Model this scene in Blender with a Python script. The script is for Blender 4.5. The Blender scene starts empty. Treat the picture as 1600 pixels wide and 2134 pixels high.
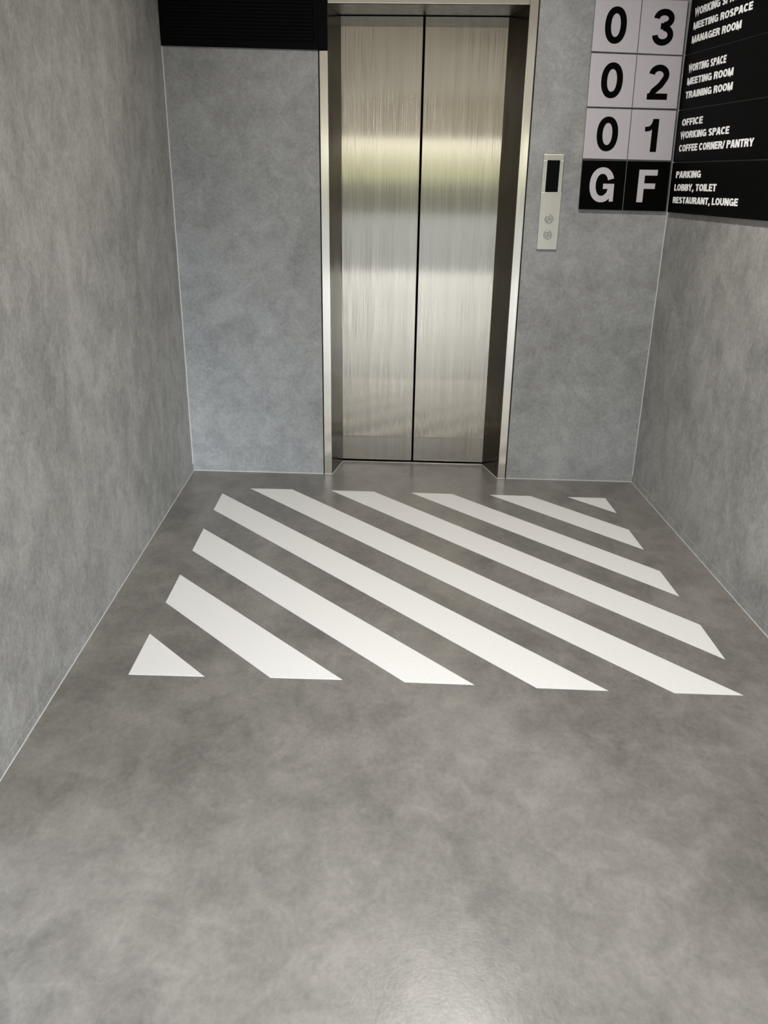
import bpy, bmesh, math
from mathutils import Vector, Matrix

S = bpy.context.scene
COL = S.collection

# ------------------------------------------------------------------ camera
cam_d = bpy.data.cameras.new('camera')
cam = bpy.data.objects.new('camera', cam_d)
COL.objects.link(cam)
S.camera = cam
cam_d.sensor_fit = 'VERTICAL'
cam_d.sensor_height = 36.0
cam_d.lens = 1678.268 * 36.0 / 2134.0
cam_d.clip_start = 0.02
TILT, YAW, ROLL = -0.370436, 0.035848, -0.015352
CAM = Vector((0.00084, -4.18225, 1.41010))
M3 = (Matrix.Rotation(YAW, 3, 'Z') @ Matrix.Rotation(TILT, 3, 'X') @ Matrix.Rotation(ROLL, 3, 'Y')
      @ Matrix.Rotation(math.pi / 2, 3, 'X'))
cam.matrix_world = Matrix.Translation(CAM) @ M3.to_4x4()

# ------------------------------------------------------------------ view and sky
S.view_settings.view_transform = 'Standard'
S.view_settings.look = 'None'
S.view_settings.exposure = 0.2
S.view_settings.gamma = 1.0
S.view_settings.use_curve_mapping = False

W = bpy.data.worlds.new('overcast_sky')
S.world = W
W.use_nodes = True
wn, wl = W.node_tree.nodes, W.node_tree.links
wn.clear()
w_out = wn.new('ShaderNodeOutputWorld')
w_bg = wn.new('ShaderNodeBackground')
w_tc = wn.new('ShaderNodeTexCoord')
w_sep = wn.new('ShaderNodeSeparateXYZ')
w_map = wn.new('ShaderNodeMapRange')
w_map.inputs['From Min'].default_value = -0.05
w_map.inputs['From Max'].default_value = 0.20
w_noise = wn.new('ShaderNodeTexNoise')
w_noise.inputs['Scale'].default_value = 9.0
w_noise.inputs['Detail'].default_value = 4.0
w_add = wn.new('ShaderNodeMath')
w_add.operation = 'MULTIPLY_ADD'
w_add.inputs[1].default_value = 0.010
w_ramp = wn.new('ShaderNodeValToRGB')
e = w_ramp.color_ramp.elements
# far ground, distant greenery, bright hazy sky
e[0].position, e[0].color = 0.0, (0.16, 0.165, 0.15, 1)
e[1].position, e[1].color = 1.0, (2.80, 2.97, 3.22, 1)
for p, c in ((0.255, (0.30, 0.31, 0.27, 1)), (0.285, (0.66, 0.70, 0.47, 1)), (0.365, (0.90, 0.92, 0.70, 1)),
             (0.415, (1.40, 1.36, 1.18, 1)), (0.50, (1.45, 1.48, 1.45, 1))):
    el = e.new(p)
    el.color = c
wl.new(w_tc.outputs['Generated'], w_sep.inputs[0])
wl.new(w_tc.outputs['Generated'], w_noise.inputs['Vector'])
wl.new(w_noise.outputs['Fac'], w_add.inputs[0])
wl.new(w_sep.outputs['Z'], w_add.inputs[2])
w_sub = wn.new('ShaderNodeMath')
w_sub.operation = 'SUBTRACT'
w_sub.inputs[1].default_value = 0.005
wl.new(w_add.outputs[0], w_sub.inputs[0])
wl.new(w_sub.outputs[0], w_map.inputs['Value'])
wl.new(w_map.outputs['Result'], w_ramp.inputs['Fac'])
wl.new(w_ramp.outputs['Color'], w_bg.inputs['Color'])
w_bg.inputs['Strength'].default_value = 1.35
wl.new(w_bg.outputs[0], w_out.inputs[0])

# hazy daylight from the open right side of the lobby, behind the camera
sd = bpy.data.lights.new('hazy_daylight', 'SUN')
sd.energy = 3.0
sd.angle = math.radians(18)
sd.color = (0.80, 0.90, 1.0)
so = bpy.data.objects.new('hazy_daylight', sd)
SUN_AZ, SUN_EL = math.radians(23), math.radians(12)
so.rotation_euler = Vector((-math.sin(SUN_AZ) * math.cos(SUN_EL), math.cos(SUN_AZ) * math.cos(SUN_EL), -math.sin(SUN_EL))).to_track_quat('-Z', 'Y').to_euler()
so.location = (6.0, -12.0, 4.0)
COL.objects.link(so)

# ------------------------------------------------------------------ lamps: niche downlight, plus unseen lamps added as fill
CEIL = 2.85
LAMPS = [  # x, y, watts, disk diameter, colour
    (0.28, -1.27, 26.5, 0.08, (1.0, 0.965, 0.91), 160),
    (0.28, -2.95, 19.0, 0.14, (1.0, 0.970, 0.92), 125),  # added fill, lifts the near floor and side walls
    (0.10, -6.10, 22.0, 0.14, (1.0, 0.970, 0.92), 115),  # added fill for the lobby behind the camera
]
for lx, ly, lw, ls, lc, beam in LAMPS:
    ld = bpy.data.lights.new('niche_and_fill_lamp', 'AREA')
    ld.shape = 'DISK'
    ld.size = ls
    ld.energy = lw
    ld.color = lc
    ld.spread = math.radians(beam)
    lo = bpy.data.objects.new('niche_and_fill_lamp', ld)
    lo.location = (lx, ly, CEIL - 0.012)
    COL.objects.link(lo)


# ------------------------------------------------------------------ helpers
def tag(o, label=None, cat=None, group=None, kind=None):
    if label: o['label'] = label
    if cat: o['category'] = cat
    if group: o['group'] = group
    if kind or label: o['kind'] = kind or 'thing'
    return o


def link(name, bm, mat, parent=None, bevel=0.0, seg=2):
    me = bpy.data.meshes.new(name)
    bmesh.ops.recalc_face_normals(bm, faces=bm.faces[:])
    bm.to_mesh(me)
    bm.free()
    if mat:
        me.materials.append(mat)
    o = bpy.data.objects.new(name, me)
    COL.objects.link(o)
    if parent:
        o.parent = parent
        o.matrix_parent_inverse = Matrix.Translation(parent.location).inverted()
    if bevel:
        b = o.modifiers.new('bevel', 'BEVEL')
        b.width = bevel
        b.segments = seg
        b.limit_method = 'ANGLE'
        b.angle_limit = math.radians(40)
    return o


def empty(name, loc, label, cat, group=None):
    o = bpy.data.objects.new(name, None)
    o.empty_display_size = 0.05
    o.location = loc
    COL.objects.link(o)
    return tag(o, label, cat, group)


def hexa(bm, low, high):
    """prism between two matching rings of points"""
    a = [bm.verts.new(p) for p in low]
    b = [bm.verts.new(p) for p in high]
    n = len(a)
    bm.faces.new(a[::-1])
    bm.faces.new(b)
    for i in range(n):
        j = (i + 1) % n
        bm.faces.new((a[i], a[j], b[j], b[i]))


def box(bm, x0, x1, y0, y1, z0, z1):
    hexa(bm, [(x0, y0, z0), (x1, y0, z0), (x1, y1, z0), (x0, y1, z0)],
         [(x0, y0, z1), (x1, y0, z1), (x1, y1, z1), (x0, y1, z1)])


def prism_z(bm, pts, z0, z1):
    hexa(bm, [(x, y, z0) for x, y in pts], [(x, y, z1) for x, y in pts])


def slab_xz(bm, pts, y0, y1):
    """outline in the back wall's plane, given depth"""
    hexa(bm, [(x, y1, z) for x, z in pts], [(x, y0, z) for x, z in pts])


def disc(bm, cx, cz, r, y0, y1, n=40, r2=None):
    r2 = r if r2 is None else r2
    a = [(cx + r * math.cos(2 * math.pi * i / n), y1, cz + r * math.sin(2 * math.pi * i / n)) for i in range(n)]
    b = [(cx + r2 * math.cos(2 * math.pi * i / n), y0, cz + r2 * math.sin(2 * math.pi * i / n)) for i in range(n)]
    hexa(bm, a, b)


def ring(bm, cx, cz, ro, ri, y0, y1, n=48):
    def circ(r, y):
        return [bm.verts.new((cx + r * math.cos(2 * math.pi * i / n), y, cz + r * math.sin(2 * math.pi * i / n))) for i in range(n)]
    ob, of, ib, if_ = circ(ro, y1), circ(ro, y0), circ(ri, y1), circ(ri, y0)
    for i in range(n):
        j = (i + 1) % n
        bm.faces.new((ob[i], ob[j], of[j], of[i]))
        bm.faces.new((of[i], of[j], if_[j], if_[i]))
        bm.faces.new((if_[i], if_[j], ib[j], ib[i]))
        bm.faces.new((ib[i], ib[j], ob[j], ob[i]))


# ------------------------------------------------------------------ materials
def new_mat(name):
    m = bpy.data.materials.new(name)
    m.use_nodes = True
    nt = m.node_tree
    return m, nt, nt.nodes['Principled BSDF']


def node(nt, kind, **kw):
    n = nt.nodes.new(kind)
    for k, v in kw.items():
        if k.startswith('_'):
            n.inputs[k[1:].replace('_', ' ')].default_value = v
        else:
            setattr(n, k, v)
    return n


def ramp(nt, fac, stops):
    r = nt.nodes.new('ShaderNodeValToRGB')
    el = r.color_ramp.elements
    el[0].position, el[0].color = stops[0][0], (*stops[0][1], 1)
    el[1].position, el[1].color = stops[-1][0], (*stops[-1][1], 1)
    for p, c in stops[1:-1]:
        el.new(p).color = (*c, 1)
    nt.links.new(fac, r.inputs['Fac'])
    return r.outputs['Color']


def math_node(nt, op, a, b):
    n = nt.nodes.new('ShaderNodeMath')
    n.operation = op
    for i, v in enumerate((a, b)):
        if isinstance(v, (int, float)):
            n.inputs[i].default_value = v
        else:
            nt.links.new(v, n.inputs[i])
    return n.outputs[0]


def cement(name, tone, stretch, rough, bump, spec=0.4, fine=55.0, orange=0.0, contrast=1.0, cloud=0.32):
    """trowelled micro-cement: cloudy large patches, trowel marks, fine grain"""
    m, nt, p = new_mat(name)
    tc = node(nt, 'ShaderNodeTexCoord')
    mp = node(nt, 'ShaderNodeMapping')
    mp.inputs['Scale'].default_value = stretch
    nt.links.new(tc.outputs['Object'], mp.inputs['Vector'])
    big = node(nt, 'ShaderNodeTexNoise', _Scale=2.2, _Detail=6.0, _Roughness=0.6, _Distortion=0.3)
    mid = node(nt, 'ShaderNodeTexNoise', _Scale=11.0, _Detail=7.0, _Roughness=0.66, _Distortion=0.5)
    tiny = node(nt, 'ShaderNodeTexNoise', _Scale=fine, _Detail=5.0, _Roughness=0.72, _Distortion=0.5)
    for n in (big, mid, tiny):
        nt.links.new(mp.outputs[0], n.inputs['Vector'])
    mixv = math_node(nt, 'ADD', math_node(nt, 'MULTIPLY', big.outputs['Fac'], cloud),
                     math_node(nt, 'ADD', math_node(nt, 'MULTIPLY', mid.outputs['Fac'], 0.34),
                               math_node(nt, 'MULTIPLY', tiny.outputs['Fac'], 0.66 - cloud)))
    c = contrast
    lo = tuple(v * (1 - 0.26 * c) for v in tone)
    hi = tuple(v * (1 + 0.26 * c) for v in tone)
    nt.links.new(ramp(nt, mixv, [(0.40, lo), (0.5, tone), (0.60, hi)]), p.inputs['Base Color'])
    p.inputs['Specular IOR Level'].default_value = spec
    rr = node(nt, 'ShaderNodeMapRange')
    rr.inputs['To Min'].default_value = rough - 0.035
    rr.inputs['To Max'].default_value = rough + 0.035
    nt.links.new(mid.outputs['Fac'], rr.inputs['Value'])
    nt.links.new(rr.outputs[0], p.inputs['Roughness'])
    hgt = math_node(nt, 'ADD', math_node(nt, 'MULTIPLY', mid.outputs['Fac'], 0.8), math_node(nt, 'MULTIPLY', tiny.outputs['Fac'], 0.35))
    if orange:
        op = node(nt, 'ShaderNodeTexNoise', _Scale=130.0, _Detail=2.0, _Roughness=0.5)
        nt.links.new(tc.outputs['Object'], op.inputs['Vector'])
        hgt = math_node(nt, 'ADD', hgt, math_node(nt, 'MULTIPLY', op.outputs['Fac'], orange))
    b = node(nt, 'ShaderNodeBump', _Strength=bump, _Distance=0.004)
    nt.links.new(hgt, b.inputs['Height'])
    nt.links.new(b.outputs[0], p.inputs['Normal'])
    return m


def plain(name, col, rough=0.5, metal=0.0, spec=0.5, grain=0.04):
    m, nt, p = new_mat(name)
    tc = node(nt, 'ShaderNodeTexCoord')
    n = node(nt, 'ShaderNodeTexNoise', _Scale=90.0, _Detail=3.0)
    nt.links.new(tc.outputs['Object'], n.inputs['Vector'])
    lo = tuple(v * (1 - grain) for v in col)
    hi = tuple(v * (1 + grain) for v in col)
    nt.links.new(ramp(nt, n.outputs['Fac'], [(0.3, lo), (0.7, hi)]), p.inputs['Base Color'])
    p.inputs['Roughness'].default_value = rough
    p.inputs['Metallic'].default_value = metal
    p.inputs['Specular IOR Level'].default_value = spec
    return m


def brushed(name, col, rough, aniso, streak=0.10, hair=0.0):
    """stainless steel with a vertical hairline finish"""
    m, nt, p = new_mat(name)
    tc = node(nt, 'ShaderNodeTexCoord')
    mp = node(nt, 'ShaderNodeMapping')
    mp.inputs['Scale'].default_value = (1.0, 1.0, 0.012)
    nt.links.new(tc.outputs['Object'], mp.inputs['Vector'])
    n1 = node(nt, 'ShaderNodeTexNoise', _Scale=260.0, _Detail=3.0, _Roughness=0.6)
    n2 = node(nt, 'ShaderNodeTexNoise', _Scale=28.0, _Detail=3.0, _Roughness=0.6)
    for n in (n1, n2):
        nt.links.new(mp.outputs[0], n.inputs['Vector'])
    v = math_node(nt, 'ADD', math_node(nt, 'MULTIPLY', n1.outputs['Fac'], 0.5), math_node(nt, 'MULTIPLY', n2.outputs['Fac'], 0.5))
    lo = tuple(k * (1 - streak) for k in col)
    hi = tuple(k * (1 + streak) for k in col)
    nt.links.new(ramp(nt, v, [(0.35, lo), (0.65, hi)]), p.inputs['Base Color'])
    p.inputs['Metallic'].default_value = 1.0
    rr = node(nt, 'ShaderNodeMapRange')
    rr.inputs['From Min'].default_value = 0.3
    rr.inputs['From Max'].default_value = 0.7
    rr.inputs['To Min'].default_value = rough * 0.72
    rr.inputs['To Max'].default_value = rough * 1.3
    nt.links.new(v, rr.inputs['Value'])
    nt.links.new(rr.outputs[0], p.inputs['Roughness'])
    p.distribution = 'GGX'
    p.inputs['Anisotropic'].default_value = aniso
    ge = node(nt, 'ShaderNodeNewGeometry')
    cr = node(nt, 'ShaderNodeVectorMath', operation='CROSS_PRODUCT')
    cr.inputs[1].default_value = (0.0, 0.0, 1.0)
    nt.links.new(ge.outputs['Normal'], cr.inputs[0])
    nt.links.new(cr.outputs[0], p.inputs['Tangent'])
    if hair:      # the hairlines themselves: tiny sideways tilts that smear reflections across the grain
        mp2 = node(nt, 'ShaderNodeMapping')
        mp2.inputs['Scale'].default_value = (1.0, 1.0, 0.006)
        nt.links.new(tc.outputs['Object'], mp2.inputs['Vector'])
        n3 = node(nt, 'ShaderNodeTexNoise', _Scale=520.0, _Detail=2.0, _Roughness=0.6)
        nt.links.new(mp2.outputs[0], n3.inputs['Vector'])
        k = math_node(nt, 'MULTIPLY', math_node(nt, 'SUBTRACT', n3.outputs['Fac'], 0.5), hair)
        sc = node(nt, 'ShaderNodeVectorMath', operation='SCALE')
        nt.links.new(cr.outputs[0], sc.inputs[0])
        nt.links.new(k, sc.inputs['Scale'])
        ad = node(nt, 'ShaderNodeVectorMath', operation='ADD')
        nt.links.new(ge.outputs['Normal'], ad.inputs[0])
        nt.links.new(sc.outputs[0], ad.inputs[1])
        nm = node(nt, 'ShaderNodeVectorMath', operation='NORMALIZE')
        nt.links.new(ad.outputs[0], nm.inputs[0])
        nt.links.new(nm.outputs[0], p.inputs['Normal'])
    return m


M_WALL_SIDE = cement('side_wall_microcement', (0.292, 0.285, 0.269), (1.0, 1.0, 0.85), 0.58, 1.0, spec=0.3, fine=75.0, contrast=1.2)
M_WALL_BACK = cement('back_wall_microcement', (0.290, 0.293, 0.291), (1.0, 1.0, 1.0), 0.55, 0.6, spec=0.35, fine=70.0, contrast=1.0)
M_FLOOR = cement('floor_microcement', (0.170, 0.160, 0.145), (1.0, 0.8, 1.0), 0.31, 0.12, spec=0.5, fine=70.0, orange=0.35, contrast=1.2, cloud=0.42)
M_CEIL = plain('ceiling_paint', (0.88, 0.83, 0.73), 0.8)
M_ASPHALT = plain('asphalt', (0.10, 0.10, 0.093), 0.85)
M_BOUNCE = plain('bounce_paving', (0.50, 0.49, 0.47), 0.85)  # kept pale so the added ground throws light back up
M_BEAD = plain('grey_sealant', (0.50, 0.50, 0.48), 0.45)
M_STEEL = brushed('brushed_steel_doors', (0.452, 0.420, 0.362), 0.115, 1.0, 0.12, hair=0.62)
M_FRAME = brushed('brushed_steel_frame', (0.74, 0.70, 0.63), 0.19, 0.9, 0.03)
M_JAMB = brushed('darkened_steel_jamb', (0.155, 0.135, 0.100), 0.22, 0.85, 0.04)  # steel with the recess's dim reflections put into its colour
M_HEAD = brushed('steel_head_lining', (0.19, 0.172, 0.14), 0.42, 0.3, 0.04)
M_PLATE = brushed('steel_faceplate', (0.60, 0.58, 0.515), 0.34, 0.6, 0.03)
M_CHROME = plain('polished_steel', (0.78, 0.77, 0.74), 0.16, 1.0)
M_DARK = plain('dark_void', (0.006, 0.006, 0.006), 0.8, 0.0, 0.1)
M_BLACK = plain('black_powder_coat', (0.003, 0.0035, 0.0035), 0.50, 0.0, 0.04)
M_SCREEN = plain('black_glass', (0.0015, 0.002, 0.002), 0.2, 0.0, 0.05)
M_GROOVE = plain('dark_groove', (0.10, 0.095, 0.085), 0.5, 0.6)
M_TILE = plain('pale_grey_acrylic', (0.50, 0.465, 0.505), 0.45, 0.0, 0.2, 0.02)
M_GAP_FILL = plain('gap_tone_grey', (0.16, 0.155, 0.145), 0.6)  # tone of dimly lit wall, painted on the added gap filler
M_TILE_BLACK = plain('black_acrylic', (0.0015, 0.0016, 0.0015), 0.5, 0.0, 0.03)
M_INK = plain('black_letter', (0.0018, 0.0018, 0.002), 0.5, 0.0, 0.03)
M_PALE = plain('pale_letter', (0.54, 0.505, 0.545), 0.45, 0.0, 0.2, 0.02)
M_WHITE_TXT = plain('white_letter', (0.95, 0.95, 0.94), 0.5, 0.0, 0.3, 0.01)
M_STRIPE = plain('white_floor_paint', (0.70, 0.69, 0.672), 0.42, 0.0, 0.4, 0.02)
M_SILL = plain('aluminium_sill', (0.70, 0.69, 0.66), 0.28, 1.0)

# ------------------------------------------------------------------ the room shell
XL, XR, AL, AR = -1.20629, 1.19186, -0.065528, -0.043272
T_WALL = 0.27
lx = lambda y: XL + AL * y
rx = lambda y: XR + AR * y
Y_L, Y_R = -2.8, -4.5          # where the niche opens into the lobby


def structure(name, bm, mat, bevel=0.0):
    o = link(name, bm, mat, None, bevel)
    o['kind'] = 'structure'
    return o


bm = bmesh.new()
box(bm, -6.0, 4.0, -12.9, 0.262, -0.2, 0.0)
structure('floor', bm, M_FLOOR)

bm = bmesh.new()
box(bm, -60, 60, -90, -12.9, -0.2, -0.02)
box(bm, -60, -6.0, -12.9, 10, -0.2, -0.02)
structure('ground', bm, M_ASPHALT)
bm = bmesh.new()
box(bm, 4.0, 60, -12.9, 10, -0.2, -0.02)
structure('ground_bounce', bm, M_BOUNCE)  # unseen ground, added to bounce daylight onto the ceiling

bm = bmesh.new()
box(bm, -2.0, 3.2, -9.0, 0.27, CEIL, CEIL + 0.2)
ceiling = structure('ceiling', bm, M_CEIL)
for lx_, ly_, lw_, ls_, lc_, beam_ in LAMPS:
    bm = bmesh.new()
    n = 40
    prev = None
    for r_, z_ in ((ls_ / 2 + 0.022, CEIL), (ls_ / 2 + 0.020, CEIL - 0.006), (ls_ / 2 + 0.006, CEIL - 0.006), (ls_ / 2 + 0.004, CEIL)):
        cur = [bm.verts.new((lx_ + r_ * math.cos(2 * math.pi * i / n), ly_ + r_ * math.sin(2 * math.pi * i / n), z_)) for i in range(n)]
        if prev:
            for i in range(n):
                bm.faces.new((prev[i], prev[(i + 1) % n], cur[(i + 1) % n], cur[i]))
        prev = cur
    link('niche_and_fill_ring', bm, M_CEIL, ceiling)  # the added fill lamps get rings too

# lintel over the entrance, far behind the camera
bm = bmesh.new()
box(bm, -2.0, 3.2, -9.25, -9.0, 2.315, CEIL + 0.2)
structure('wall_front', bm, M_CEIL)

bm = bmesh.new()
prism_z(bm, [(lx(0.27), 0.27), (lx(Y_L), Y_L), (lx(Y_L) - 0.2, Y_L), (lx(0.27) - 0.2, 0.27)], 0.0, CEIL)
structure('wall_left', bm, M_WALL_SIDE)
bm = bmesh.new()
prism_z(bm, [(rx(0.27), 0.27), (rx(Y_R), Y_R), (rx(Y_R) + 0.2, Y_R), (rx(0.27) + 0.2, 0.27)], 0.0, CEIL)
structure('wall_right', bm, M_WALL_SIDE)

# back wall in one mesh with the lift opening left clear
bm = bmesh.new()
OX0, OX1, OZ = -0.4838, 0.5118, 2.272
slab_xz(bm, [(XL, 0), (OX0, 0), (OX0, CEIL), (XL, CEIL)], 0.0, T_WALL)
slab_xz(bm, [(OX1, 0), (XR, 0), (XR, CEIL), (OX1, CEIL)], 0.0, T_WALL)
slab_xz(bm, [(OX0, OZ), (OX1, OZ), (OX1, CEIL), (OX0, CEIL)], 0.0, T_WALL)
structure('wall_back', bm, M_WALL_BACK)

bm = bmesh.new()   # lift shaft behind the doors
box(bm, -0.8, 0.8, 1.1, 1.2, -0.2, CEIL)
box(bm, -0.8, -0.7, 0.275, 1.1, -0.2, CEIL)
box(bm, 0.7, 0.8, 0.275, 1.1, -0.2, CEIL)
box(bm, -0.7, 0.7, 0.275, 1.1, CEIL - 0.1, CEIL)
box(bm, -0.7, 0.7, 0.275, 1.1, -0.3, -0.2)
structure('wall_shaft', bm, M_DARK)

# skirtings: same cement, a hair proud of the wall
SK, SKT = 0.037, 0.003
bm = bmesh.new()
prism_z(bm, [(lx(0), 0), (lx(Y_L), Y_L), (lx(Y_L) + SKT, Y_L), (lx(0) + SKT, 0)], 0.0, SK - 0.004)
structure('baseboard_left', bm, M_WALL_SIDE, 0.001)
bm = bmesh.new()
prism_z(bm, [(rx(0), 0), (rx(Y_R), Y_R), (rx(Y_R) - SKT, Y_R), (rx(0) - SKT, 0)], 0.0, SK)
structure('baseboard_right', bm, M_WALL_SIDE, 0.001)
bm = bmesh.new()
box(bm, XL, OX0, -SKT, 0.0, 0.0, SK - 0.006)
box(bm, OX1, XR, -SKT, 0.0, 0.0, SK)
structure('baseboard_back', bm, M_WALL_BACK, 0.001)

# pale sealant beads along the joints
bd = 0.004
bm = bmesh.new()
prism_z(bm, [(lx(0) + SKT, 0), (lx(Y_L) + SKT, Y_L), (lx(Y_L) + SKT + bd, Y_L), (lx(0) + SKT + bd, 0)], 0.0, 0.004)
structure('trim_1', bm, M_BEAD, 0.0015)
bm = bmesh.new()
prism_z(bm, [(rx(0) - SKT, 0), (rx(Y_R) - SKT, Y_R), (rx(Y_R) - SKT - bd, Y_R), (rx(0) - SKT - bd, 0)], 0.0, 0.004)
structure('trim_2', bm, M_BEAD, 0.0015)
bm = bmesh.new()
box(bm, XL + SKT, OX0, -SKT - 0.005, -SKT, 0.0, 0.006)
structure('trim_3', bm, M_BEAD, 0.0015)
bm = bmesh.new()
box(bm, OX1, XR - SKT, -SKT - 0.005, -SKT, 0.0, 0.006)
structure('trim_4', bm, M_BEAD, 0.0015)
bm = bmesh.new()
prism_z(bm, [(XL, 0), (XL, -0.0045), (XL + 0.0045, 0)], SK, CEIL)
structure('trim_5', bm, M_BEAD)
bm = bmesh.new()
prism_z(bm, [(XR, 0), (XR - 0.004, 0), (XR, -0.004)], SK, CEIL)
structure('trim_6', bm, M_BEAD)

# ------------------------------------------------------------------ the lift entrance
D = 0.25
ZD, ZH, ZV = 2.2274, 2.226, 2.0405
XT0, XT1, XJ0, XJ1 = -0.4780, 0.5056, -0.4380, 0.4662
lift = empty('elevator_entrance', (0.0, 0.0, 0.0), 'stainless steel elevator entrance with closed two-panel sliding doors in the grey wall', 'elevator')

GAP = 0.0048
for sgn, x0, x1 in ((-1, -0.415, -0.0008 - GAP), (1, -0.0008 + GAP, 0.415)):
    bm = bmesh.new()
    box(bm, x0, x1, D, D + 0.03, 0.0115, ZD - 0.003)
    link('door_panel', bm, M_STEEL, lift, 0.0018, 3)
for xo, xi, xb, xw in ((XT0, XJ0, -0.400, OX0), (XT1, XJ1, 0.400, OX1)):
    left = xo < 0
    top = (ZV - 0.001) if left else ZH + 0.0405
    bm = bmesh.new()
    box(bm, min(xo, xi), max(xo, xi), -0.006, 0.006, 0.0, ZH + 0.0395 if not left else ZV - 0.001)
    link('side_trim', bm, M_FRAME, lift, 0.002, 3)
    bm = bmesh.new()
    k = 0.0 if left else 0.0
    prism_z(bm, [(xo, 0.006), (xi, 0.006), (xb, D - 0.0015), (xo, D - 0.0015)], 0.0, ZH + 0.04)
    link('jamb', bm, M_JAMB, lift, 0.001)
bm = bmesh.new()
box(bm, XJ0, XJ1 - 0.0005, -0.006, 0.006, ZH, ZH + 0.0395)
link('head_trim', bm, M_FRAME, lift, 0.002, 3)
bm = bmesh.new()
hexa(bm, [(XJ0, 0.006, ZH), (XJ1, 0.006, ZH), (0.400, D - 0.0015, ZD), (-0.400, D - 0.0015, ZD)],
     [(XJ0, 0.006, ZH + 0.04), (XJ1, 0.006, ZH + 0.04), (0.400, D - 0.0015, ZD + 0.04), (-0.400, D - 0.0015, ZD + 0.04)])
link('head_jamb', bm, M_HEAD, lift, 0.001)
bm = bmesh.new()
box(bm, -0.400, 0.400, D - 0.012, D + 0.012, 0.0, 0.0028)
link('sill', bm, M_SILL, lift, 0.001)
# thin bright beads where the jambs and trims meet the floor
for xo, xi, xb in ((XT0, XJ0, -0.400), (XT1, XJ1, 0.400)):
    s = 1 if xo < 0 else -1
    bm = bmesh.new()
    prism_z(bm, [(xo, -0.006), (xo, -0.0105), (xi + s * 0.004, -0.0105), (xb + s * 0.004, D - 0.012), (xb, D - 0.012), (xi, -0.006)], 0.0, 0.004)
    link('floor_seal', bm, M_BEAD, lift, 0.0012)

# ------------------------------------------------------------------ black ventilation grille above the back wall's left panel
VT = 2.62
vent = empty('ventilation_grille', (-0.84, 0.0, 2.05), 'black louvred ventilation grille high in the left corner beside the elevator', 'vent')
vb = lambda x: 2.0536 + (x + 1.2071) * (2.0413 - 2.0536) / (1.2071 - 0.4825)   # its lower edge
xa, xb_, xc, xd = XL + 0.001, -1.181, -0.5015, -0.4835
bm = bmesh.new()
fz = 0.027
slab_xz(bm, [(xa, vb(xa)), (xd, vb(xd)), (xc, vb(xc) + fz), (xb_, vb(xb_) + fz * 0.75)], -0.010, 0.0)
slab_xz(bm, [(xa, vb(xa)), (xb_, vb(xb_) + fz * 0.75), (xb_, VT - fz), (xa, VT)], -0.010, 0.0)
slab_xz(bm, [(xc, vb(xc) + fz), (xd, vb(xd)), (xd, VT), (xc, VT - fz)], -0.010, 0.0)
slab_xz(bm, [(xb_, VT - fz), (xc, VT - fz), (xd, VT), (xa, VT)], -0.010, 0.0)
link('frame', bm, M_BLACK, vent, 0.0015)
bm = bmesh.new()
slab_xz(bm, [(xb_, vb(xb_) + 0.02), (xc, vb(xc) + 0.02), (xc, VT - fz), (xb_, VT - fz)], -0.0022, -0.0005)
link('backing', bm, M_DARK, vent)
bm = bmesh.new()
z = 0.0335
while True:
    za, zb = vb(xb_) + z - 0.004, vb(xc) + z
    if za > VT - fz - 0.012:
        break
    hexa(bm, [(xb_, -0.0025, za + 0.0045), (xb_, -0.0085, za), (xb_, -0.0085, za + 0.0022), (xb_, -0.0025, za + 0.0067)],
         [(xc, -0.0025, zb + 0.0045), (xc, -0.0085, zb), (xc, -0.0085, zb + 0.0022), (xc, -0.0025, zb + 0.0067)])
    z += 0.0145
link('louvres', bm, M_BLACK, vent)

bm = bmesh.new()
box(bm, XT0 - 0.0035, XJ0 - 0.0005, -0.010, -0.0005, ZV, VT)
o = link('cover_strip', bm, M_BLACK, None, 0.0015)
tag(o, 'narrow black vertical strip between the ventilation grille and the elevator, above the left steel trim', 'trim')

# ------------------------------------------------------------------ strokes for lettering
def arc(cx, cy, rx_, ry_, a0, a1, n=14, e=2.0):
    out = []
    for i in range(n + 1):
        a = math.radians(a0 + (a1 - a0) * i / n)
        c, s_ = math.cos(a), math.sin(a)
        out.append((cx + rx_ * math.copysign(abs(c) ** (2 / e), c), cy + ry_ * math.copysign(abs(s_) ** (2 / e), s_)))
    return out


def ribbon(pts, t, closed=False):
    """left and right offset lines of a centre line"""
    clean = [pts[0]]
    for p in pts[1:]:
        if math.hypot(p[0] - clean[-1][0], p[1] - clean[-1][1]) > 1e-6:
            clean.append(p)
    if closed and math.hypot(clean[0][0] - clean[-1][0], clean[0][1] - clean[-1][1]) < 1e-6:
        clean.pop()
    n = len(clean)
    L, R_ = [], []
    for i in range(n):
        p = clean[i]
        a = clean[i - 1] if (i > 0 or closed) else None
        b = clean[(i + 1) % n] if (i < n - 1 or closed) else None
        ds = []
        for u, v in ((a, p), (p, b)):
            if u is None or v is None:
                continue
            d = (v[0] - u[0], v[1] - u[1])
            h = math.hypot(*d)
            ds.append((d[0] / h, d[1] / h))
        if len(ds) == 1:
            nx, ny, k = -ds[0][1], ds[0][0], 1.0
        else:
            sx, sy = ds[0][0] + ds[1][0], ds[0][1] + ds[1][1]
            h = math.hypot(sx, sy) or 1e-6
            nx, ny = -sy / h, sx / h
            k = 1.0 / max(0.45, nx * -ds[0][1] + ny * ds[0][0])
        L.append((p[0] + nx * t / 2 * k, p[1] + ny * t / 2 * k))
        R_.append((p[0] - nx * t / 2 * k, p[1] - ny * t / 2 * k))
    return L, R_


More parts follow.
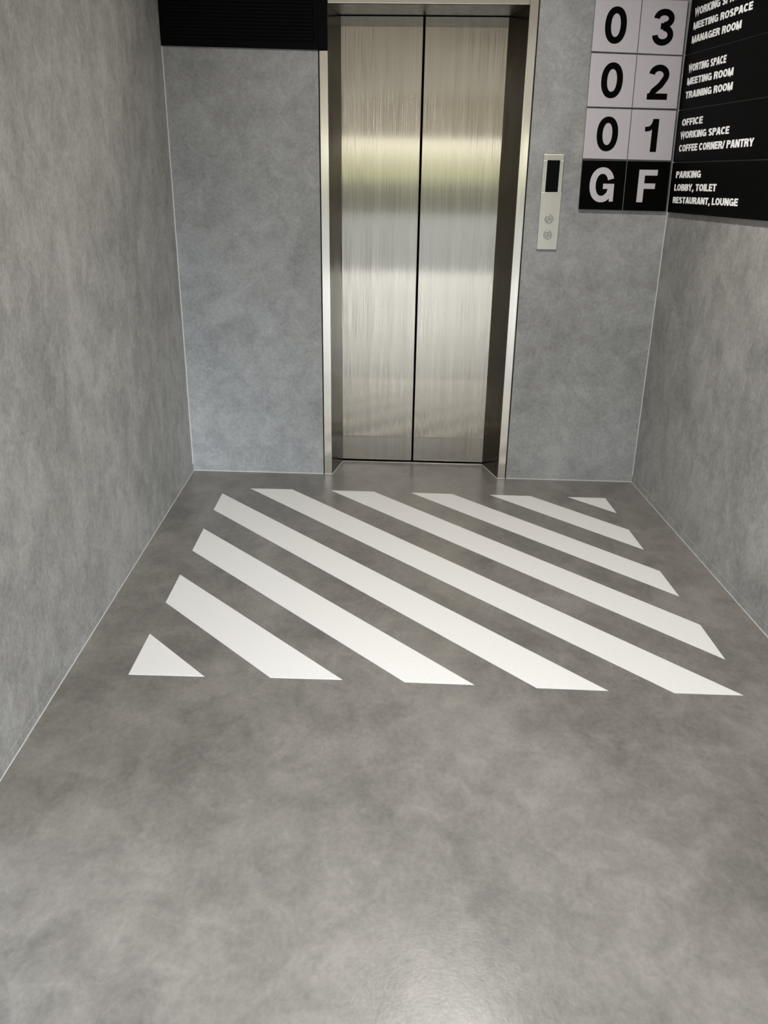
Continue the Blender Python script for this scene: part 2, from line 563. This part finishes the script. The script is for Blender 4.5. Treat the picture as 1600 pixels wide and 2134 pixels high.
def add_stroke(bm, pts, t, to3, closed=False):
    """to3(u, v, h) maps lettering space to the place; h is 0 on the panel and 1 on the letter's face"""
    L, R_ = ribbon(pts, t, closed)
    n = len(L)
    l0 = [bm.verts.new(to3(*p, 0)) for p in L]
    r0 = [bm.verts.new(to3(*p, 0)) for p in R_]
    l1 = [bm.verts.new(to3(*p, 1)) for p in L]
    r1 = [bm.verts.new(to3(*p, 1)) for p in R_]
    m = n if closed else n - 1
    for i in range(m):
        j = (i + 1) % n
        bm.faces.new((l1[i], r1[i], r1[j], l1[j]))
        bm.faces.new((l0[i], l1[i], l1[j], l0[j]))
        bm.faces.new((r1[i], r0[i], r0[j], r1[j]))
    if not closed:
        bm.faces.new((l0[0], r0[0], r1[0], l1[0]))
        bm.faces.new((l0[-1], l1[-1], r1[-1], r0[-1]))


raw_stroke = add_stroke


def glyph(ch, t):
    """bold grotesque capitals: (advance width, [(centre line, closed)]) for a cap height of 1"""
    h = t / 2
    lo, hi = h, 1 - h
    mid = 0.51
    if ch == ' ': return 0.24, []
    if ch == ',': return 0.24, [([(h + .02, t), (h + .02, 0.0), (h - .03, -.16)], False)]
    if ch == '/': return 0.34, [([(0.03, -0.02), (0.31, 1.02)], False)]
    if ch == 'I': return t, [([(h, 0), (h, 1)], False)]
    if ch == 'L': return .56, [([(h, 1), (h, lo), (.56, lo)], False)]
    if ch == 'T': return .62, [([(0, hi), (.62, hi)], False), ([(.31, 1), (.31, 0)], False)]
    if ch == 'E': return .58, [([(.58, hi), (h, hi), (h, lo), (.58, lo)], False), ([(h, mid), (.54, mid)], False)]
    if ch == 'F': return .55, [([(.55, hi), (h, hi), (h, 0)], False), ([(h, mid - .02), (.50, mid - .02)], False)]
    if ch == 'O': return .74, [(arc(.37, .5, .37 - h, .5 - h, 0, 360, 30, 2.25), True)]
    if ch == 'C': return .70, [(arc(.36, .5, .36 - h, .5 - h, 38, 322, 26, 2.25), False)]
    if ch == 'G': return .74, [(arc(.37, .5, .37 - h, .5 - h, 38, 330, 26, 2.25), False),
                               ([(.40, .45), (.74 - h * .9, .45), (.74 - h * .9, .02)], False)]
    if ch == 'U': return .70, [([(h, 1), (h, .38)] + arc(.35, .36, .35 - h, .36 - h, 180, 360, 14) + [(.70 - h, 1)], False)]
    if ch == 'N': return .70, [([(h, 0), (h, 1)], False), ([(.70 - h, 0), (.70 - h, 1)], False), ([(h, .97), (.70 - h, .03)], False)]
    if ch == 'M': return .84, [([(h, 0), (h, 1)], False), ([(.84 - h, 0), (.84 - h, 1)], False), ([(h, .98), (.42, .06), (.84 - h, .98)], False)]
    if ch == 'W': return .96, [([(.07, 1), (.255, .05), (.48, .93), (.705, .05), (.89, 1)], False)]
    if ch == 'A': return .72, [([(.09, 0), (.33, 1)], False), ([(.39, 1), (.63, 0)], False), ([(.19, .28), (.53, .28)], False)]
    if ch == 'Y': return .68, [([(.07, 1), (.34, .42), (.61, 1)], False), ([(.34, .46), (.34, 0)], False)]
    if ch == 'K': return .70, [([(h, 0), (h, 1)], False), ([(h, .34), (.60, 1)], False), ([(.28, .52), (.62, 0)], False)]
    if ch in 'PRB':
        up = [(h, hi), (.36, hi)] + arc(.38, .72, .24 - h * .4, .28 - h, 90, -90, 12) + [(h, .44 + h)]
        st = [([(h, 0), (h, 1)], False), (up, False)]
        if ch == 'P': return .64, st
        if ch == 'R': return .70, st + [([(.34, .50), (.52, .36), (.58, .0)], False)]
        dn = [(h, lo), (.38, lo)] + arc(.40, .285, .26 - h * .4, .285 - h, -90, 90, 12) + [(h, .57 - h)]
        return .68, [([(h, 0), (h, 1)], False), (up, False), (dn, False)]
    if ch == 'S':
        r1 = arc(.33, .735, .33 - h, .265 - h, 25, 265, 16, 2.1)
        r2 = arc(.33, .265, .33 - h, .265 - h, 85, -155, 16, 2.1)
        return .66, [(r1 + [(.33, .5)] + r2, False)]
    raise KeyError(ch)


def text_width(s, t, sp):
    return sum(glyph(c, t)[0] + sp for c in s) - sp


def write(bm, s, t, sp, to3):
    u = 0.0
    base3 = to3
    for c in s:
        w, strokes = glyph(c, t)
        for k, (pts, closed) in enumerate(strokes):
            to3 = (lambda q: lambda a, b, h: base3(a, b, h * (1 + 0.14 * q)))(k)
            add_stroke(bm, [(x + u, y) for x, y in pts], t, to3, closed)
        u += w + sp


# ------------------------------------------------------------------ floor-number tiles on the back wall
TT, T0 = 0.016, 0.0             # face stands 16 mm off the wall
edge_l = lambda z: 0.7639 - 0.0135 * (z - 1.379)
edge_m1 = lambda z: 0.9704 - 0.0195 * (z - 1.379)
edge_m2 = lambda z: 0.9744 - 0.0195 * (z - 1.379)
edge_r = lambda z: 1.1768 - 0.0247 * (z - 1.375)
ROWS = {  # bottom and top heights at the left and right ends
    'GF': ((1.3791, 1.3751), (1.5945, 1.5932)),
    '01': ((1.6025, 1.5985), (1.8140, 1.8075)),
    '02': ((1.8215, 1.8165), (2.0370, 2.0265)),
    '03': ((2.0450, 2.0325), (2.2540, 2.2418)),
}


def row_z(pair, x):
    return pair[0] + (x - 0.76) / 0.41 * (pair[1] - pair[0])


def big_char(bm, ch, cx0, cx1, z0, z1, lean, y):
    """large character between x cx0..cx1 and z z0..z1, raised a little off its tile"""
    wdt, hgt = cx1 - cx0, z1 - z0
    level = [0]
    def to3(u, v, h):
        return (cx0 + u + lean * (v - hgt / 2), y - 0.0012 * h * (1 + 0.12 * level[0]) + 0.0004 * (1 - h), z0 + v)
    def add_stroke(bm, pts, t, f3, closed=False):
        raw_stroke(bm, pts, t, f3, closed)
        level[0] += 1
    if ch == '0':
        t = 0.0265
        add_stroke(bm, arc(wdt / 2, hgt / 2, wdt / 2 - t / 2, hgt / 2 - t / 2 * 0.95, 0, 360, 56, 2.2), t, to3, True)
    elif ch == '1':
        t = 0.028
        add_stroke(bm, [(wdt - t / 2, 0), (wdt - t / 2, hgt)], t, to3)
        add_stroke(bm, [(0, hgt * .69)] + [(wdt * .28, hgt * .70), (wdt * .48, hgt * .745), (wdt * .62, hgt * .83), (wdt * .70, hgt * .95)], 0.019, to3)
    elif ch == '2':
        t = 0.0255
        top = arc(wdt * .50, hgt * .705, wdt * .50 - t / 2, hgt * .295 - t / 2, 172, -28, 20)
        add_stroke(bm, top + [(wdt * .62, hgt * .42), (wdt * .30, hgt * .245), (t * .62, t * .5)], t, to3)
        add_stroke(bm, [(0.0, t * .49), (wdt, t * .49)], t * .98, to3)
    elif ch == '3':
        t = 0.025
        add_stroke(bm, arc(wdt * .50, hgt * .735, wdt * .485 - t / 2, hgt * .265 - t / 2, 178, -88, 22), t, to3)
        add_stroke(bm, arc(wdt * .50, hgt * .290, wdt * .50 - t / 2, hgt * .290 - t / 2, 88, -178, 22), t, to3)
        add_stroke(bm, [(wdt * .37, hgt * .53), (wdt * .56, hgt * .53)], t * .95, to3)
    elif ch == 'G':
        t = 0.0285
        add_stroke(bm, arc(wdt * .50, hgt * .5, wdt * .50 - t / 2, hgt * .5 - t / 2 * .95, 22, 318, 40, 2.15), t, to3)
        add_stroke(bm, [(wdt * .55, hgt * .46), (wdt - t * .02, hgt * .46)], hgt * .15, to3)
        add_stroke(bm, [(wdt - t * .33, hgt * .53), (wdt - t * .33, hgt * .02)], t * .66, to3)
        add_stroke(bm, [(wdt - t * .55, hgt * .43), (wdt * .78, hgt * .22)], t * .75, to3)
    elif ch == 'F':
        t = 0.0285
        add_stroke(bm, [(t / 2, 0), (t / 2, hgt)], t, to3)
        add_stroke(bm, [(t / 2, hgt - t * .44), (wdt, hgt - t * .44)], t * .88, to3)
        add_stroke(bm, [(t / 2, hgt * .50), (wdt * .93, hgt * .50)], t * .84, to3)


TILES = [  # row, side, character, glyph box, label
    ('03', 0, '0', (0.8035, 0.8985, 2.0755, 2.2185), 'pale grey square wall tile with a black 0, left of the 3 tile'),
    ('03', 1, '3', (1.0150, 1.1075, 2.0690, 2.2115), 'pale grey square wall tile with a black digit 3'),
    ('02', 0, '0', (0.8105, 0.9075, 1.8570, 2.0005), 'pale grey square wall tile with a black 0, left of the 2 tile'),
    ('02', 1, '2', (1.0230, 1.1140, 1.8525, 1.9940), 'pale grey square wall tile with a black digit 2'),
    ('01', 0, '0', (0.8145, 0.9120, 1.6350, 1.7800), 'pale grey square wall tile with a black 0, left of the 1 tile'),
    ('01', 1, '1', (1.0340, 1.0945, 1.6340, 1.7730), 'pale grey square wall tile with a black digit 1'),
    ('GF', 0, 'G', (0.8045, 0.9200, 1.4120, 1.5645), 'black square wall tile with a large pale letter G'),
    ('GF', 1, 'F', (1.0315, 1.1180, 1.4140, 1.5570), 'black square wall tile with a large pale letter F'),
]
for row, side, ch, g, label in TILES:
    zb_, zt_ = ROWS[row]
    ea, eb = (edge_l, edge_m1) if side == 0 else (edge_m2, edge_r)
    pts = []
    for pair, order in ((zb_, (ea, eb)), (zt_, (eb, ea))):
        for ed in order:
            x = ed(sum(pair) / 2)
            z_ = row_z(pair, x)
            pts.append((ed(z_), z_))
    cx = sum(p[0] for p in pts) / 4
    t = empty('floor_number_sign', (cx, 0.0, pts[0][1]), label, 'sign', 'floor number tiles beside the elevator')
    bm = bmesh.new()
    slab_xz(bm, pts, -TT, -TT + 0.004)
    link('plate', bm, M_TILE_BLACK if row == 'GF' else M_TILE, t, 0.0008)
    bm = bmesh.new()
    gl, gr = (0.0, 0.0019) if side == 0 else (0.0019, 0.0)
    gt = 0.0025
    gb = 0.0025 if row != 'GF' else 0.0
    slab_xz(bm, [(pts[0][0] - gl, pts[0][1] - gb), (pts[1][0] + gr, pts[1][1] - gb), (pts[2][0] + gr, pts[2][1] + gt), (pts[3][0] - gl, pts[3][1] + gt)], -TT + 0.004, 0.0)
    link('gap_filler', bm, M_GAP_FILL, t)  # added filler: its grey stands for shaded wall between tiles
    bm = bmesh.new()
    big_char(bm, ch, *g, -0.015, -TT)
    o = link('character', bm, M_PALE if row == 'GF' else M_INK, t)
    o['label'] = ('pale letter ' if row == 'GF' else 'black digit ') + ch

# ------------------------------------------------------------------ directory panels on the right wall
DV = Vector((-AR, -1.0, 0.0)).normalized()      # along the right wall, out of the corner
NV = Vector((-1.0, AR, 0.0)).normalized()       # away from the right wall
P0 = Vector((XR, 0.0, 0.0))


def on_right(s, z, off):
    return P0 + DV * s + NV * off + Vector((0, 0, z))


PW = 1.30
tilt = lambda z: -0.0128 - (z - 1.3716) * 0.0735    # the boards' edges run down a little towards the lobby
left_s = lambda z: 0.0428 - 0.040 * (z - 1.3716) / 0.66
BOARDS = [
    ('GF', 1.3722, 1.5870, 'black directory board on the right wall listing parking, lobby, toilet, restaurant and lounge'),
    ('01', 1.5915, 1.8070, 'black directory board on the right wall listing office, working space and coffee corner'),
    ('02', 1.8110, 2.0310, 'black directory board on the right wall listing the training room'),
    ('03', 2.0350, 2.2560, 'topmost black directory board on the right wall, listing the manager room'),
]
LINES = {  # text, start (s, z), end (s, z) of the baseline, cap height
    'GF': [('PARKING', .1002, 1.5203, .4121, 1.5150, .0285), ('LOBBY, TOILET', .1005, 1.4659, .6060, 1.4587, .0285),
           ('RESTAURANT, LOUNGE', .1028, 1.4126, .8420, 1.4042, .0275)],
    '01': [('OFFICE', .0877, 1.7390, .3423, 1.7299, .0280), ('WORKING SPACE', .0900, 1.6864, .6480, 1.6687, .0280),
           ('COFFEE CORNER/ PANTRY', .0930, 1.6317, .8960, 1.6102, .0285)],
    '02': [('WORTING SPACE', .0800, 1.9565, .5080, 1.9337, .0293), ('MEETING ROOM', .0831, 1.9043, .6000, 1.8785, .0280),
           ('TRAINING ROOM', .0850, 1.8500, .6150, 1.8265, .0280)],
    '03': [('WORKING SPACE', .0640, 2.1754, .5750, 2.1420, .0300), ('MEETING ROSPACE', .0678, 2.1230, .6920, 2.0817, .0275),
           ('MANAGER ROOM', .0704, 2.0694, .6100, 2.0356, .0280)],
}
for key, zb, zt, label in BOARDS:
    b = empty('directory_board', tuple(on_right(left_s(zb), zb, 0.0)), label, 'sign', 'directory boards on the right wall')
    ring_ = [(left_s(zb), zb), (PW, zb + tilt(zb) * PW), (PW, zt + tilt(zt) * PW), (left_s(zt), zt)]
    bm = bmesh.new()
    hexa(bm, [on_right(s, z, TT - 0.004) for s, z in ring_], [on_right(s, z, TT) for s, z in ring_])
    link('plate', bm, M_TILE_BLACK, b, 0.0008)
    bm = bmesh.new()
    gb = 0.0014 if key != 'GF' else 0.0
    wide = [(s, z + (-gb if i < 2 else 0.0014)) for i, (s, z) in enumerate(ring_)]
    hexa(bm, [on_right(s, z, 0.0) for s, z in wide], [on_right(s, z, TT - 0.004) for s, z in wide])
    link('gap_filler', bm, M_GAP_FILL, b)  # added behind the board so the joints show dim wall grey
    for txt, s0, z0, s1, z1, cap in LINES[key]:
        t, sp = 0.225, 0.075
        wtot = text_width(txt, t, sp)
        def to3(u, v, h, s0=s0, z0=z0, s1=s1, z1=z1, cap=cap, wtot=wtot):
            f = u / wtot
            return on_right(s0 + (s1 - s0) * f - 0.10 * v * cap, z0 + (z1 - z0) * f + v * cap, TT - 0.0003 + 0.0011 * h)
        bm = bmesh.new()
        write(bm, txt, t, sp, to3)
        o = link('text_line', bm, M_WHITE_TXT, b)
        o['label'] = 'white lettering reading ' + txt

# ------------------------------------------------------------------ lift call panel
panel = empty('elevator_call_panel', (0.628, 0.0, 1.191), 'narrow steel elevator call panel with black display and two round buttons', 'call panel')
px0, px1, pz0, pz1 = 0.5800, 0.6758, 1.1915, 1.6185
sx0, sx1, sz0, sz1 = 0.5990, 0.6575, 1.4530, 1.5925
PY = -0.009
bm = bmesh.new()
slab_xz(bm, [(px0, pz0), (px1, pz0), (px1, sz0), (px0, sz0)], PY, 0.0)
slab_xz(bm, [(px0, sz1), (px1, sz1), (px1, pz1), (px0, pz1)], PY, 0.0)
slab_xz(bm, [(px0, sz0), (sx0, sz0), (sx0, sz1), (px0, sz1)], PY, 0.0)
slab_xz(bm, [(sx1, sz0), (px1, sz0), (px1, sz1), (sx1, sz1)], PY, 0.0)
bmesh.ops.remove_doubles(bm, verts=bm.verts[:], dist=1e-6)
link('faceplate', bm, M_PLATE, panel, 0.0014, 2)
bm = bmesh.new()
slab_xz(bm, [(sx0, sz0), (sx1, sz0), (sx1, sz1), (sx0, sz1)], PY + 0.0025, -0.0005)
o = link('display', bm, M_SCREEN, panel, 0.0005)
o['label'] = 'black display window'
for bz, up in ((1.3312, True), (1.2590, False)):
    bx = 0.6278
    bm = bmesh.new()
    ring(bm, bx, bz, 0.0185, 0.0148, PY - 0.0035, PY + 0.001)
    rb = link('call_button', bm, M_CHROME, panel, 0.0009, 2)
    bm = bmesh.new()
    ring(bm, bx, bz, 0.0206, 0.0184, PY - 0.0004, PY + 0.001)
    ring(bm, bx, bz, 0.0150, 0.0128, PY - 0.0010, PY + 0.001)
    link('button_groove', bm, M_GROOVE, rb)
    bm = bmesh.new()
    disc(bm, bx, bz, 0.0130, PY - 0.0022, PY + 0.001, 40, 0.0124)
    link('button_cap', bm, M_PLATE, rb)
    bm = bmesh.new()
    k = 1 if up else -1
    def to3(u, v, h, bx=bx, bz=bz, k=k):
        return (bx + u, PY - 0.0022 - 0.0010 * h, bz + v * k)
    for w_, off in ((0.0060, 0.0035), (0.0060, -0.0035)):
        add_stroke(bm, [(-w_, off - 0.0028), (0.0, off + 0.0028), (w_, off - 0.0028)], 0.0026, to3)
    o = link('arrow_mark', bm, M_GROOVE, rb)

# ------------------------------------------------------------------ white diagonal floor stripes
STRIPES = [
    ([(-0.8878, -1.7773), (-0.8750, -2.0340), (-0.6342, -2.0300)],
     'white triangular floor marking in the near left corner of the striped area'),
    ([(-0.9135, -1.3090), (-0.9009, -1.5470), (-0.4268, -2.0235), (-0.1999, -2.0205)],
     'white diagonal floor stripe next to the near left triangle, the shortest on the left'),
    ([(-0.9404, -0.8269), (-0.9267, -1.0737), (-0.0038, -2.0220), (0.2134, -2.0232)],
     'white diagonal floor stripe, second from the near left triangle'),
    ([(-0.9622, -0.3589), (-0.9511, -0.5899), (0.4063, -2.0285), (0.6271, -2.0300)],
     'white diagonal floor stripe ending square near the far left corner'),
    ([(-0.8360, -0.2735), (-0.8300, -0.2770), (0.8306, -2.0300), (1.0401, -2.0293), (-0.6169, -0.2695)],
     'longest white diagonal floor stripe, running from far left to the near right corner'),
    ([(-0.4149, -0.2690), (1.0577, -1.8196), (1.0505, -1.5866), (-0.1931, -0.2705)],
     'white diagonal floor stripe in front of the left elevator door, right of the longest stripe'),
    ([(-0.0023, -0.2705), (1.0417, -1.3636), (1.0304, -1.1385), (0.2100, -0.2730)],
     'white diagonal floor stripe starting before the right elevator door'),
    ([(0.4026, -0.2690), (1.0201, -0.9198), (1.0094, -0.6956), (0.6128, -0.2730)],
     'short white diagonal floor stripe before the right steel trim of the elevator'),
    ([(0.8018, -0.2705), (0.9915, -0.2725), (1.0015, -0.4819)],
     'small white triangular floor marking in the far right corner near the call panel'),
]
for pts, label in STRIPES:
    bm = bmesh.new()
    prism_z(bm, pts, 0.0, 0.0016)
    o = link('floor_stripe', bm, M_STRIPE, None, 0.0006)
    tag(o, label, 'floor marking', 'white diagonal floor stripes')
